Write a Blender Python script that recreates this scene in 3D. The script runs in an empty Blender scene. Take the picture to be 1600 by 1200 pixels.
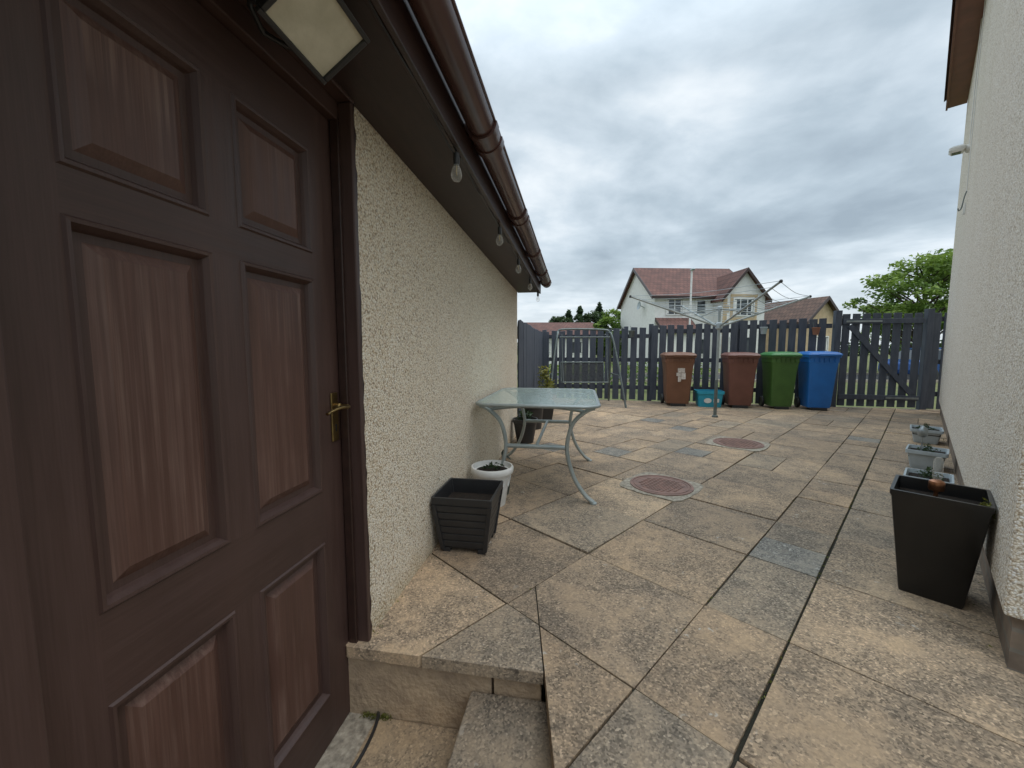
import bpy, math, random
from mathutils import Vector, Matrix
random.seed(7)
S=bpy.context.scene
COL=S.collection

# ------------------------------------------------------------------ materials
def newmat(name):
    m=bpy.data.materials.new(name); m.use_nodes=True
    nt=m.node_tree; b=nt.nodes['Principled BSDF']
    return m,nt,b
def N(nt,t,**k):
    n=nt.nodes.new(t)
    for a,v in k.items(): setattr(n,a,v)
    return n
def ramp(nt,stops,fac):
    r=N(nt,'ShaderNodeValToRGB'); e=r.color_ramp.elements
    while len(e)<len(stops): e.new(0.5)
    for i,(p,c) in enumerate(stops):
        e[i].position=p; e[i].color=(*c,1) if len(c)==3 else c
    nt.links.new(fac,r.inputs[0]); return r.outputs[0]
def coords(nt,scale=(1,1,1),rot=(0,0,0),kind='Object'):
    tc=N(nt,'ShaderNodeTexCoord'); mp=N(nt,'ShaderNodeMapping')
    mp.inputs['Scale'].default_value=scale; mp.inputs['Rotation'].default_value=rot
    nt.links.new(tc.outputs[kind],mp.inputs['Vector']); return mp.outputs[0]
def noise(nt,vec,scale,detail=4,rough=.55,dist=0):
    n=N(nt,'ShaderNodeTexNoise'); n.inputs['Scale'].default_value=scale
    n.inputs['Detail'].default_value=detail; n.inputs['Roughness'].default_value=rough
    n.inputs['Distortion'].default_value=dist
    nt.links.new(vec,n.inputs['Vector']); return n.outputs['Fac']
def voro(nt,vec,scale,feature='F1',out='Distance'):
    n=N(nt,'ShaderNodeTexVoronoi',feature=feature); n.inputs['Scale'].default_value=scale
    nt.links.new(vec,n.inputs['Vector']); return n.outputs[out]
def mixc(nt,fac,a,b,blend='MIX'):
    m=N(nt,'ShaderNodeMix',data_type='RGBA',blend_type=blend)
    for s,v in ((m.inputs[0],fac),(m.inputs[6],a),(m.inputs[7],b)):
        if isinstance(v,(int,float)): s.default_value=v
        elif isinstance(v,tuple): s.default_value=(*v,1)
        else: nt.links.new(v,s)
    return m.outputs[2]
def mth(nt,op,a,b=0.0,clamp=False):
    m=N(nt,'ShaderNodeMath',operation=op,use_clamp=clamp)
    for s,v in ((m.inputs[0],a),(m.inputs[1],b)):
        if isinstance(v,(int,float)): s.default_value=v
        else: nt.links.new(v,s)
    return m.outputs[0]
def bump(nt,b,h,strength,dist=.01):
    n=N(nt,'ShaderNodeBump'); n.inputs['Strength'].default_value=strength; n.inputs['Distance'].default_value=dist
    nt.links.new(h,n.inputs['Height']); nt.links.new(n.outputs[0],b.inputs['Normal'])
def simple(name,c1,c2=None,scale=8,rough=.6,metal=0,bs=0.15,bd=.004,bscale=None,stretch=(1,1,1),detail=5,alpha=None,trans=0):
    m,nt,b=newmat(name); v=coords(nt,stretch)
    c2=c2 or tuple(x*.75 for x in c1)
    f=noise(nt,v,scale,detail)
    nt.links.new(ramp(nt,[(.3,c1),(.7,c2)],f),b.inputs['Base Color'])
    b.inputs['Roughness'].default_value=rough; b.inputs['Metallic'].default_value=metal
    if bs: bump(nt,b,noise(nt,v,bscale or scale*6,3),bs,bd)
    if alpha is not None: b.inputs['Alpha'].default_value=alpha
    if trans: b.inputs['Transmission Weight'].default_value=trans
    return m

def roughcast(name,tint=(1,1,1)):
    m,nt,b=newmat(name); v=coords(nt)
    t=lambda c:tuple(min(.94,x*y) for x,y in zip(c,tint))
    wv=N(nt,'ShaderNodeVectorMath',operation='ADD')
    nz=N(nt,'ShaderNodeTexNoise'); nz.inputs['Scale'].default_value=60; nt.links.new(v,nz.inputs['Vector'])
    sc=N(nt,'ShaderNodeVectorMath',operation='SCALE'); sc.inputs['Scale'].default_value=.010
    nt.links.new(nz.outputs['Color'],sc.inputs[0]); nt.links.new(v,wv.inputs[0]); nt.links.new(sc.outputs[0],wv.inputs[1])
    vn=N(nt,'ShaderNodeTexVoronoi'); vn.inputs['Scale'].default_value=128; nt.links.new(wv.outputs[0],vn.inputs['Vector'])
    d=vn.outputs['Distance']
    sp=N(nt,'ShaderNodeSeparateColor'); nt.links.new(vn.outputs['Color'],sp.inputs[0])
    chip=ramp(nt,[(.0,t((.90,.83,.71))),(.25,t((.92,.89,.83))),(.50,t((.90,.83,.71))),(.70,t((.93,.91,.88))),(.86,t((.78,.67,.53))),(.95,t((.74,.70,.64))),(1,t((.42,.35,.27)))],sp.outputs[0])
    shade=ramp(nt,[(.30,(1,1,1)),(.58,(.84,.78,.69)),(.82,(.50,.42,.33))],d)
    c=mixc(nt,1,chip,shade,'MULTIPLY')
    pit=ramp(nt,[(.61,(1,1,1)),(.69,(.72,.64,.54))],noise(nt,v,62,3,.6))
    c=mixc(nt,1,c,pit,'MULTIPLY')
    big=ramp(nt,[(.3,(1,1,1)),(.62,(.96,.95,.93)),(.8,(.88,.86,.81))],noise(nt,coords(nt,(1,1,.45)),2.2,6,.6))
    c=mixc(nt,1,c,big,'MULTIPLY')
    tc=N(nt,'ShaderNodeTexCoord'); sx=N(nt,'ShaderNodeSeparateXYZ'); nt.links.new(tc.outputs['Object'],sx.inputs[0])
    hz=mth(nt,'ADD',sx.outputs[2],mth(nt,'MULTIPLY',noise(nt,v,9,5),.25))
    lo=ramp(nt,[(.06,(.72,.67,.55)),(.24,(1,1,1))],hz)
    c=mixc(nt,1,c,lo,'MULTIPLY')
    nt.links.new(c,b.inputs['Base Color']); b.inputs['Roughness'].default_value=.9
    inv=mth(nt,'SUBTRACT',1,d)
    h=mth(nt,'ADD',inv,mth(nt,'MULTIPLY',sp.outputs[1],.6))
    bump(nt,b,h,.7,.006)
    return m

def wood(name,axis,ca,cb,rough=.40,worn=None):
    m,nt,b=newmat(name)
    sc={'z':(45,45,1.6),'x':(1.6,45,45)}[axis]
    sc2={'z':(260,260,6),'x':(6,260,260)}[axis]
    g=noise(nt,coords(nt,sc),1.0,5,.55,.5); fine=noise(nt,coords(nt,sc2),1.0,3,.6)
    gg=mth(nt,'ADD',mth(nt,'MULTIPLY',g,.5),mth(nt,'MULTIPLY',fine,.5))
    c=ramp(nt,[(.32,ca),(.52,tuple((x+y)/2 for x,y in zip(ca,cb))),(.72,cb)],gg)
    bigf=noise(nt,coords(nt,(2,2,.8)),1.7,4)
    c=mixc(nt,1,c,ramp(nt,[(.3,(.80,.78,.78)),(.7,(1.18,1.16,1.14))],bigf),'MULTIPLY')
    if worn:
        pale=noise(nt,coords(nt,(90,90,1.6)),1.0,5,.6,.3)
        mask=mth(nt,'MULTIPLY',ramp(nt,[(.45,(0,0,0)),(.75,(.9,.9,.9))],pale),ramp(nt,[(.42,(0,0,0)),(.62,(.8,.8,.8))],noise(nt,coords(nt,(3,3,1.8)),1.6,3)))
        c=mixc(nt,mask,c,worn)
    nt.links.new(c,b.inputs['Base Color'])
    nt.links.new(ramp(nt,[(.3,(rough,)*3),(.7,(rough+.18,)*3)],g),b.inputs['Roughness'])
    bump(nt,b,gg,.28,.0012)
    return m

def slabmat():
    m,nt,b=newmat('paving_stone'); v0=coords(nt)
    at=N(nt,'ShaderNodeAttribute',attribute_name='Col')
    so=N(nt,'ShaderNodeVectorMath',operation='SCALE'); so.inputs['Scale'].default_value=61.0; nt.links.new(at.outputs['Vector'],so.inputs[0])
    ad=N(nt,'ShaderNodeVectorMath',operation='ADD'); nt.links.new(v0,ad.inputs[0]); nt.links.new(so.outputs[0],ad.inputs[1]); v=ad.outputs[0]
    n1=noise(nt,v,3.0,7,.62,.4); n2=noise(nt,v,16,6,.68)
    f=mth(nt,'ADD',mth(nt,'MULTIPLY',n1,.60),mth(nt,'MULTIPLY',n2,.40))
    grime=ramp(nt,[(.38,(1.20,1.10,.96)),(.45,(1.04,.98,.90)),(.52,(.84,.82,.79)),(.61,(.62,.62,.62))],f)
    c=mixc(nt,1,at.outputs['Color'],grime,'MULTIPLY')
    bigp=ramp(nt,[(.35,(1.08,1.06,1.02)),(.62,(.82,.82,.82))],noise(nt,v0,.9,4))
    c=mixc(nt,1,c,bigp,'MULTIPLY')
    vn=N(nt,'ShaderNodeTexVoronoi'); vn.inputs['Scale'].default_value=150; nt.links.new(v0,vn.inputs['Vector'])
    sp=N(nt,'ShaderNodeSeparateColor'); nt.links.new(vn.outputs['Color'],sp.inputs[0])
    agg=ramp(nt,[(0,(.42,.40,.38)),(.3,(.74,.72,.70)),(.6,(1.05,1.03,1)),(.9,(1.35,1.30,1.22)),(1,(2.0,1.95,1.9))],sp.outputs[0])
    aggm=ramp(nt,[(.40,(.25,.25,.25)),(.54,(.95,.95,.95))],f)
    c=mixc(nt,aggm,c,mixc(nt,1,c,agg,'MULTIPLY'))
    dv=N(nt,'ShaderNodeVectorMath',operation='ADD'); nn=N(nt,'ShaderNodeTexNoise'); nn.inputs['Scale'].default_value=34
    nn.inputs['Detail'].default_value=4
    nt.links.new(v0,nn.inputs['Vector']); s2=N(nt,'ShaderNodeVectorMath',operation='SCALE'); s2.inputs['Scale'].default_value=.09
    nt.links.new(nn.outputs['Color'],s2.inputs[0]); nt.links.new(v0,dv.inputs[0]); nt.links.new(s2.outputs[0],dv.inputs[1])
    l=ramp(nt,[(.10,(1,1,1)),(.19,(0,0,0))],voro(nt,dv.outputs[0],15))
    lm=ramp(nt,[(.54,(0,0,0)),(.62,(1,1,1))],noise(nt,v0,2.1,3))
    lich=mth(nt,'MULTIPLY',mth(nt,'MULTIPLY',l,lm),.65)
    c=mixc(nt,lich,c,(.56,.53,.47))
    k=ramp(nt,[(.57,(0,0,0)),(.70,(.6,.6,.6))],noise(nt,v0,30,5,.75))
    c=mixc(nt,k,c,mixc(nt,1,c,(.42,.42,.42),'MULTIPLY'))
    nt.links.new(c,b.inputs['Base Color']); b.inputs['Roughness'].default_value=.80
    h=mth(nt,'ADD',mth(nt,'MULTIPLY',sp.outputs[1],.5),mth(nt,'MULTIPLY',n2,1.2))
    bump(nt,b,h,.5,.005)
    return m

def tilemat(name,ca,cb,row=.33):
    m,nt,b=newmat(name); v=coords(nt)
    br=N(nt,'ShaderNodeTexBrick'); br.inputs['Scale'].default_value=1
    br.inputs['Brick Width'].default_value=.3; br.inputs['Row Height'].default_value=row; br.inputs['Mortar Size'].default_value=.02
    br.inputs['Color1'].default_value=(*ca,1); br.inputs['Color2'].default_value=(*cb,1); br.inputs['Mortar'].default_value=(*[x*.35 for x in ca],1)
    nt.links.new(v,br.inputs['Vector'])
    c=mixc(nt,1,br.outputs['Color'],ramp(nt,[(.3,(.7,.7,.7)),(.7,(1.25,1.2,1.15))],noise(nt,v,1.6,7)),'MULTIPLY')
    nt.links.new(c,b.inputs['Base Color']); b.inputs['Roughness'].default_value=.8
    bump(nt,b,br.outputs['Fac'],-.6,.03)
    return m
def brickmat(name,ca,cb,mort):
    m,nt,b=newmat(name); v=coords(nt,(1,1,1),(math.radians(90),0,0))
    br=N(nt,'ShaderNodeTexBrick'); br.inputs['Scale'].default_value=1
    br.inputs['Brick Width'].default_value=.225; br.inputs['Row Height'].default_value=.075; br.inputs['Mortar Size'].default_value=.008
    br.inputs['Color1'].default_value=(*ca,1); br.inputs['Color2'].default_value=(*cb,1); br.inputs['Mortar'].default_value=(*mort,1)
    nt.links.new(v,br.inputs['Vector'])
    c=mixc(nt,1,br.outputs['Color'],ramp(nt,[(.3,(.7,.7,.7)),(.7,(1.2,1.2,1.2))],noise(nt,coords(nt),12,6)),'MULTIPLY')
    nt.links.new(c,b.inputs['Base Color']); b.inputs['Roughness'].default_value=.9
    return m
def leafmat(name,c1,c2,c3):
    m,nt,b=newmat(name)
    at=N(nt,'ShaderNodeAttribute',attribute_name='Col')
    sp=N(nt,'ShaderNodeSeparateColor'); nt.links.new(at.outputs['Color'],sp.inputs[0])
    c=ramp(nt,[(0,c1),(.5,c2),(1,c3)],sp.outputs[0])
    nt.links.new(c,b.inputs['Base Color']); b.inputs['Roughness'].default_value=.6
    tr=N(nt,'ShaderNodeBsdfTranslucent'); nt.links.new(c,tr.inputs[0])
    mx=N(nt,'ShaderNodeMixShader'); mx.inputs[0].default_value=.3
    nt.links.new(b.outputs[0],mx.inputs[1]); nt.links.new(tr.outputs[0],mx.inputs[2])
    nt.links.new(mx.outputs[0],nt.nodes['Material Output'].inputs[0])
    return m

M_wall=roughcast('dry_dash_render',(1.03,1.02,1.0))
M_wall2=roughcast('dry_dash_render_house',(1.02,1.05,1.10))
M_woodV=wood('stained_wood_vertical','z',(.054,.029,.024),(.086,.050,.043))
M_woodH=wood('stained_wood_horizontal','x',(.050,.027,.022),(.080,.046,.039))
M_panel=wood('stained_wood_panel','z',(.076,.036,.027),(.130,.068,.052),.40,(.24,.155,.125))
M_brown=simple('brown_painted_timber',(.048,.024,.019),(.030,.016,.013),5,.38,0,.25,.002,stretch=(1,6,6))
M_soffit=simple('brown_soffit',(.044,.024,.020),(.028,.016,.014),5,.5,0,.2,.002,stretch=(1,6,6))
M_gutter=simple('brown_gutter_plastic',(.095,.046,.040),(.070,.034,.030),3,.24,0,.05,.001)
M_fasciaR=simple('red_brown_fascia',(.24,.088,.070),(.17,.066,.055),5,.45,0,.1,.002)
M_black=simple('black_plastic',(.018,.018,.020),(.030,.030,.031),6,.42,0,.1,.001)
M_blackgloss=simple('black_gloss_planter',(.007,.007,.008),(.016,.016,.016),4,.3,0,.08,.001)
M_brass=simple('aged_brass',(.42,.30,.12),(.20,.14,.07),25,.35,1,.1,.001)
M_silver=simple('grey_powder_coat',(.40,.44,.43),(.30,.34,.34),8,.36,.35,.05,.001)
M_galv=simple('galvanised_steel',(.38,.42,.43),(.25,.28,.29),15,.4,.7,.1,.001)
M_greenmetal=simple('green_grey_metal',(.17,.20,.195),(.10,.12,.115),12,.45,.4,.1,.001)
M_white=simple('white_plastic',(.80,.80,.78),(.68,.68,.65),10,.4,0,.05,.001)
M_fence=simple('slate_grey_fence_paint',(.044,.054,.076),(.080,.091,.115),3.5,.72,0,.4,.003,stretch=(6,6,1),detail=8)
M_fence2=simple('slate_grey_fence_rail',(.038,.046,.063),(.068,.077,.096),3.5,.75,0,.4,.003,stretch=(1,6,6),detail=8)
M_slab=slabmat()
M_bed=simple('joint_sand_dirt',(.052,.044,.033),(.026,.028,.017),30,.95,0,.6,.006,detail=8)
M_riser=simple('sandstone_riser',(.58,.43,.28),(.29,.215,.15),8,.85,0,.8,.010,detail=9)
M_conc=simple('pebbly_concrete',(.50,.44,.35),(.19,.165,.13),38,.9,0,.9,.008,60,detail=6)
M_cover=simple('rusty_red_iron',(.32,.18,.14),(.18,.11,.088),16,.6,.1,.3,.002,detail=8)
M_soil=simple('soil',(.035,.022,.014),(.012,.009,.007),40,1,0,1,.01)
M_dark=simple('dark_fabric_mesh',(.040,.043,.048),(.024,.026,.03),20,.7,alpha=.85)
M_lens=simple('weathered_lamp_glass',(.70,.66,.54),(.50,.47,.36),14,.2,0,.25,.002,detail=8)
M_binb=simple('brown_bin_plastic',(.215,.100,.058),(.170,.078,.045),5,.45,0,.08,.001)
M_binr=simple('red_brown_bin_plastic',(.190,.080,.060),(.150,.062,.046),5,.45,0,.08,.001)
M_bing=simple('green_bin_plastic',(.065,.150,.032),(.048,.115,.025),5,.42,0,.08,.001)
M_bingl=simple('green_bin_lid',(.050,.22,.055),(.04,.17,.045),5,.42,0,.08,.001)
M_binbl=simple('blue_bin_plastic',(.018,.165,.52),(.014,.13,.43),5,.4,0,.08,.001)
M_cyan=simple('cyan_box_plastic',(.03,.36,.50),(.02,.28,.42),6,.45,0,.08,.001)
M_paper=simple('faded_paper_label',(.74,.70,.66),(.42,.34,.28),30,.8,0,.1,.001)
M_greypot=simple('pale_grey_pot',(.44,.50,.53),(.34,.39,.41),8,.5,0,.05,.001)
M_terra=simple('terracotta',(.36,.15,.08),(.26,.11,.06),8,.8)
M_copper=simple('copper',(.60,.28,.17),(.36,.18,.10),12,.35,1)
M_grass=simple('grass',(.085,.115,.030),(.15,.15,.055),1.2,.95,0,.8,.03,30,detail=9)
M_roof=tilemat('red_brown_roof_tiles',(.155,.072,.058),(.115,.055,.046))
M_roof2=tilemat('brown_roof_tiles',(.14,.085,.065),(.11,.068,.052))
M_whitewall=simple('white_roughcast',(.82,.82,.79),(.73,.72,.69),4,.9,0,.3,.01)
M_buff=simple('buff_stone',(.58,.45,.29),(.45,.34,.21),3,.9,0,.3,.01)
M_plinth=brickmat('plinth_brick',(.26,.20,.15),(.17,.13,.10),(.20,.18,.15))
M_glassd=simple('window_glass',(.03,.04,.05),(.06,.07,.08),.7,.08,0,0)
M_bark=simple('bark',(.075,.055,.038),(.04,.03,.02),12,.95,0,.8,.01,stretch=(4,4,1))
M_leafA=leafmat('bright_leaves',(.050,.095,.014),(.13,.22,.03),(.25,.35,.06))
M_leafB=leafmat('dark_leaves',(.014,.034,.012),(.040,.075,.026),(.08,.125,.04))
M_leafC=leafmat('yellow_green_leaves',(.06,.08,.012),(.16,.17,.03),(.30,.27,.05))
M_car=simple('blue_car_paint',(.03,.09,.28),(.025,.08,.25),2,.2,.3,0)
M_asph=simple('asphalt',(.055,.055,.056),(.04,.04,.042),6,.9,0,.4,.01,60)
M_ceram=simple('dark_green_ceramic',(.04,.06,.05),(.09,.10,.08),20,.35)
M_tglass,nt,b=newmat('obscured_glass')
b.inputs['Base Color'].default_value=(.60,.75,.71,1); b.inputs['Roughness'].default_value=.08; b.inputs['Alpha'].default_value=.50
b.inputs['Specular IOR Level'].default_value=.9
bump(nt,b,voro(nt,coords(nt),45),.35,.003)
M_bulb,nt,b=newmat('clear_bulb_glass')
b.inputs['Base Color'].default_value=(.95,.93,.86,1); b.inputs['Roughness'].default_value=.03
b.inputs['Specular IOR Level'].default_value=1
lw=N(nt,'ShaderNodeLayerWeight'); lw.inputs[0].default_value=.35
nt.links.new(ramp(nt,[(0,(.10,)*3),(.6,(.25,)*3),(1,(.9,)*3)],lw.outputs['Facing']),b.inputs['Alpha'])

# ------------------------------------------------------------------ mesh helpers
def root(name,M=None):
    e=bpy.data.objects.new(name,None); COL.objects.link(e); e.empty_display_size=.1
    if M is not None: e.matrix_world=M
    return e
def mobj(name,verts,faces,mats,parent=None,M=None,smooth=False,bevel=0,fm=None,seg=2):
    me=bpy.data.meshes.new(name); me.from_pydata([tuple(v) for v in verts],[],faces); me.update()
    if not isinstance(mats,(list,tuple)): mats=[mats]
    for m in mats: me.materials.append(m)
    if fm:
        for p,i in zip(me.polygons,fm): p.material_index=i
    if smooth:
        for p in me.polygons: p.use_smooth=True
    o=bpy.data.objects.new(name,me); COL.objects.link(o)
    if parent is not None: o.parent=parent
    if M is not None:
        if parent is None: o.matrix_world=M
        else: o.matrix_local=M
    if bevel:
        bm=o.modifiers.new('bevel','BEVEL'); bm.width=bevel; bm.segments=seg; bm.limit_method='ANGLE'
    return o
class Geo:
    def __init__(s): s.v=[]; s.f=[]; s.m=[]
    def add(s,v,f,m=0):
        o=len(s.v); s.v+= [Vector(x) for x in v]; s.f+=[tuple(i+o for i in q) for q in f]; s.m+=[m]*len(f); return s
    def box(s,x0,x1,y0,y1,z0,z1,m=0,M=None):
        v=[Vector(c) for c in ((x0,y0,z0),(x1,y0,z0),(x1,y1,z0),(x0,y1,z0),(x0,y0,z1),(x1,y0,z1),(x1,y1,z1),(x0,y1,z1))]
        if M is not None: v=[M@q for q in v]
        return s.add(v,[(0,3,2,1),(4,5,6,7),(0,1,5,4),(1,2,6,5),(2,3,7,6),(3,0,4,7)],m)
    def loft(s,loops,m=0,cap0=True,cap1=True):
        n=len(loops[0]); v=[p for l in loops for p in l]; f=[]
        for i in range(len(loops)-1):
            for j in range(n):
                k=(j+1)%n; f.append((i*n+j,i*n+k,(i+1)*n+k,(i+1)*n+j))
        if cap0: f.append(tuple(reversed(range(n))))
        if cap1: f.append(tuple((len(loops)-1)*n+j for j in range(n)))
        return s.add(v,f,m)
    def tube(s,pts,r,m=0,n=10,flat=1.0):
        pts=[Vector(p) for p in pts]; loops=[]; up=None
        for i,p in enumerate(pts):
            t=(pts[min(i+1,len(pts)-1)]-pts[max(i-1,0)]).normalized()
            if up is None:
                up=Vector((0,0,1)) if abs(t.z)<.9 else Vector((0,1,0))
            a=(up-t*up.dot(t)).normalized(); bb=t.cross(a); up=a
            rr=r[i] if isinstance(r,(list,tuple)) else r
            loops.append([p+a*math.cos(2*math.pi*j/n)*rr*flat+bb*math.sin(2*math.pi*j/n)*rr for j in range(n)])
        return s.loft(loops,m)
    def lathe(s,prof,m=0,n=32,c=(0,0,0),M=None):
        loops=[]
        for r,z in prof:
            l=[Vector((c[0]+r*math.cos(2*math.pi*j/n),c[1]+r*math.sin(2*math.pi*j/n),c[2]+z)) for j in range(n)]
            if M is not None: l=[M@q for q in l]
            loops.append(l)
        return s.loft(loops,m)
    def obj(s,name,mats,parent=None,M=None,smooth=False,bevel=0,seg=2):
        return mobj(name,s.v,s.f,mats,parent,M,smooth,bevel,s.m,seg)
def autosmooth(o,ang=40):
    for p in o.data.polygons: p.use_smooth=True
    try: o.data.set_sharp_from_angle(angle=math.radians(ang))
    except Exception: pass
    return o
def rr(hw,hd,r,z,n=4,cx=0,cy=0):
    out=[]
    for (sx,sy,a0) in ((1,1,0),(-1,1,90),(-1,-1,180),(1,-1,270)):
        for i in range(n+1):
            a=math.radians(a0+90*i/n)
            out.append(Vector((cx+sx*(hw-r)+r*math.cos(a),cy+sy*(hd-r)+r*math.sin(a),z)))
    return out
def smoothpts(P,k=6):
    P=[Vector(p) for p in P]; out=[]
    for i in range(len(P)-1):
        p0=P[max(i-1,0)];p1=P[i];p2=P[i+1];p3=P[min(i+2,len(P)-1)]
        for j in range(k):
            t=j/k
            out.append(.5*((2*p1)+(p2-p0)*t+(2*p0-5*p1+4*p2-p3)*t*t+(3*p1-p0-3*p2+p3)*t**3))
    out.append(P[-1]); return out
def frame(origin,xdir):
    x=Vector((xdir[0],xdir[1],0)).normalized(); y=Vector((0,0,1)).cross(x)
    return Matrix(((x.x,y.x,0,origin[0]),(x.y,y.y,0,origin[1]),(0,0,1,origin[2] if len(origin)>2 else 0),(0,0,0,1)))
def facecolors(o,cols):
    a=o.data.color_attributes.new(name='Col',type='FLOAT_COLOR',domain='CORNER')
    for p,c in zip(o.data.polygons,cols):
        for li in p.loop_indices: a.data[li].color=(*c,1)

# ------------------------------------------------------------------ frames
G=Vector((.16635,.98607)); W0=Vector((-.809,0))
MG=frame((W0.x,W0.y,0),G)          # garage: x along wall, -y outwards
MH=frame((0,0,0),(.718,.696))      # house/paving frame: x=p, y=-q
def fenceY(x): return 9.25-.25*x
FD=Vector((.970,-.2425))

# ------------------------------------------------------------------ ground + paving
g=Geo(); g.add([(-400,-400,-.30),(400,-400,-.30),(400,500,-.30),(-400,500,-.30)],[(0,1,2,3)])
g.obj('grass_ground',M_grass)
def clip(poly,nx,ny,c):
    out=[]
    for i in range(len(poly)):
        a=poly[i]; b_=poly[(i+1)%len(poly)]
        da=nx*a[0]+ny*a[1]-c; db=nx*b_[0]+ny*b_[1]-c
        if da>=0: out.append(a)
        if (da>=0)!=(db>=0):
            t=da/(da-db); out.append((a[0]+(b_[0]-a[0])*t,a[1]+(b_[1]-a[1])*t))
    return out
def area(p): return abs(sum(p[i][0]*p[(i+1)%len(p)][1]-p[(i+1)%len(p)][0]*p[i][1] for i in range(len(p)))/2)
stepc=1.44+G.x*W0.x
SX=.112
slabs=[]
def addslab(poly,kind=None):
    poly=clip(poly,-.25,-1,-9.31)
    if len(poly)<3: return
    S_ok=[G.x*(p[0])+G.y*p[1]-stepc for p in poly]
    if min(S_ok)>=0 or min(p[0] for p in poly)>=SX: pieces=[poly]
    else:
        a=clip(clip(poly,G.x,G.y,stepc-.012),-1,0,-(SX-.0025)); b_=clip(poly,1,0,SX+.0025)
        pieces=[a,b_]
    for q in pieces:
        if len(q)>=3 and area(q)>.004: slabs.append((q,kind))
qs=[3.43,2.81,2.19,1.57,.95,.33,-.29,-.60]
while qs[-1]>-9.5: qs.append(qs[-1]-.62)
def PQ(p,q): return (p*.718+q*.696, p*.696-q*.718)
rs=random.Random(11)
for ci in range(len(qs)-1):
    q1,q0=qs[ci],qs[ci+1]; narrow=(q1-q0)<.4
    off=.31 if (ci>8 and ci%3==1) else 0
    p=1.15-.62*12+off
    while p<15:
        ln=.62
        cells=[(p,p+ln,q0,q1)]
        r=rs.random()
        kinds=[None]
        if narrow:
            k=round((p-1.15)/.62)
            if k==2: cells=[(p,p+.31,q0,q1),(p+.31,p+ln,q0,q1)]; kinds=['slate',None]
            elif r<.3: cells=[(p,p+.31,q0,q1),(p+.31,p+ln,q0,q1)]; kinds=[None,'slate' if r<.08 else None]
        elif p>2.6 and r<.16:
            cells=[(p,p+ln,q0,q0+.31),(p,p+ln,q0+.31,q1)]; kinds=[None,None]
        elif p>2.6 and r<.28:
            cells=[(p,p+.31,q0,q0+.31),(p+.31,p+ln,q0,q0+.31),(p,p+ln,q0+.31,q1)]; kinds=['slate' if r<.19 else None,None,None]
        for (a0,a1,b0,b1),kd in zip(cells,kinds):
            if b0>.95 and a0>3.5: continue
            j=.0042; jr=.0062 if abs(b1+.29)<.01 else j; jl=.0062 if abs(b0+.29)<.01 else j
            e=lambda: rs.uniform(-.0022,.0022)
            poly=[PQ(a0+j+e(),b1-jr+e()),PQ(a1-j+e(),b1-jr+e()),PQ(a1-j+e(),b0+jl+e()),PQ(a0+j+e(),b0+jl+e())]
            o=[(x-W0.x)*G.y-y*G.x for x,y in poly]
            if max(o)<-.2: continue
            addslab(poly,kd)
        p+=ln
me_v=[];me_f=[];cols=[]
for q,kd in slabs:
    if sum(q[i][0]*q[(i+1)%len(q)][1]-q[(i+1)%len(q)][0]*q[i][1] for i in range(len(q)))<0: q=q[::-1]
    z=rs.uniform(-.003,.003); tx=rs.uniform(-.005,.005); ty=rs.uniform(-.005,.005)
    cx=sum(a[0] for a in q)/len(q); cy=sum(a[1] for a in q)/len(q)
    n=len(q); o=len(me_v)
    me_v+=[(a[0],a[1],z+tx*(a[0]-cx)+ty*(a[1]-cy)) for a in q]+[(a[0],a[1],-.045) for a in q]
    fs=[tuple(o+i for i in range(n))]+[(o+i,o+n+i,o+n+(i+1)%n,o+(i+1)%n) for i in range(n)]
    me_f+=fs
    if kd=='slate': c=(.27,.265,.25)
    else:
        r=rs.random()
        base=(.43,.335,.245) if r<.42 else ((.395,.315,.238) if r<.76 else ((.35,.295,.235) if r<.92 else (.47,.375,.28)))
        k=rs.uniform(.90,1.07); c=tuple(x*k for x in base)
    cols+= [c]*len(fs)
pv=mobj('patio_paving',me_v,me_f,M_slab,bevel=.004)
facecolors(pv,cols)
def onstep(x): return (stepc-G.x*x)/G.y
bed=Geo()
P=[(-1.2,onstep(-1.2)),(SX,onstep(SX)),(14,onstep(SX)),(14,9.33-.25*14),(-1.2,9.33+.3)]
bed.add([(x,y+.01,-.012) for x,y in P],[(0,1,2,3,4)])
P=[(SX+.004,-4),(14,-4),(14,onstep(SX)+.01),(SX+.004,onstep(SX)+.01)]
bed.add([(x,y,-.012) for x,y in P],[(0,1,2,3)])
bed.obj('paving_joint_bed',M_bed)

st=root('patio_step',MG)
gg=Geo()
for y0,y1 in ((-.50,.1),(-.682,-.508)):
    gg.box(1.445,1.60,y0,y1,-.31,-.047)
gg.obj('riser_stone',M_riser,st,bevel=.006)
gg=Geo(); Mi=MG.inverted()
for ya,yb in ((-3,.45),(.458,.9),(.908,1.302)):
    v=[Vector((x,y,z)) for z in (-.31,-.047) for x,y in ((SX+.008,ya),(SX+.14,ya),(SX+.14,yb),(SX+.008,yb))]
    v=[Mi@q for q in v]
    gg.add(v,[(0,3,2,1),(4,5,6,7),(0,1,5,4),(1,2,6,5),(2,3,7,6),(3,0,4,7)])
gg.obj('side_riser_stone',M_riser,st,bevel=.006)
def colored(o,c): facecolors(o,[c]*len(o.data.polygons))
gg=Geo(); gg.box(.55,1.442,-.80,-.425,-.165,-.117); o=gg.obj('tread_slab',M_slab,st,bevel=.006); colored(o,(.31,.26,.205))
gg=Geo(); gg.box(.55,1.435,-.79,-.44,-.31,-.166); gg.obj('tread_base',M_riser,st,bevel=.006)
gg=Geo()
for a0,a1 in ((-1.2,-.35),(-.34,.28),(.29,.86),(.87,1.443)):
    for b0,b1 in ((-.47,-.05),(-1.1,-.48)):
        gg.box(a0,a1,b0,b1,-.33,-.282)
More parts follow.
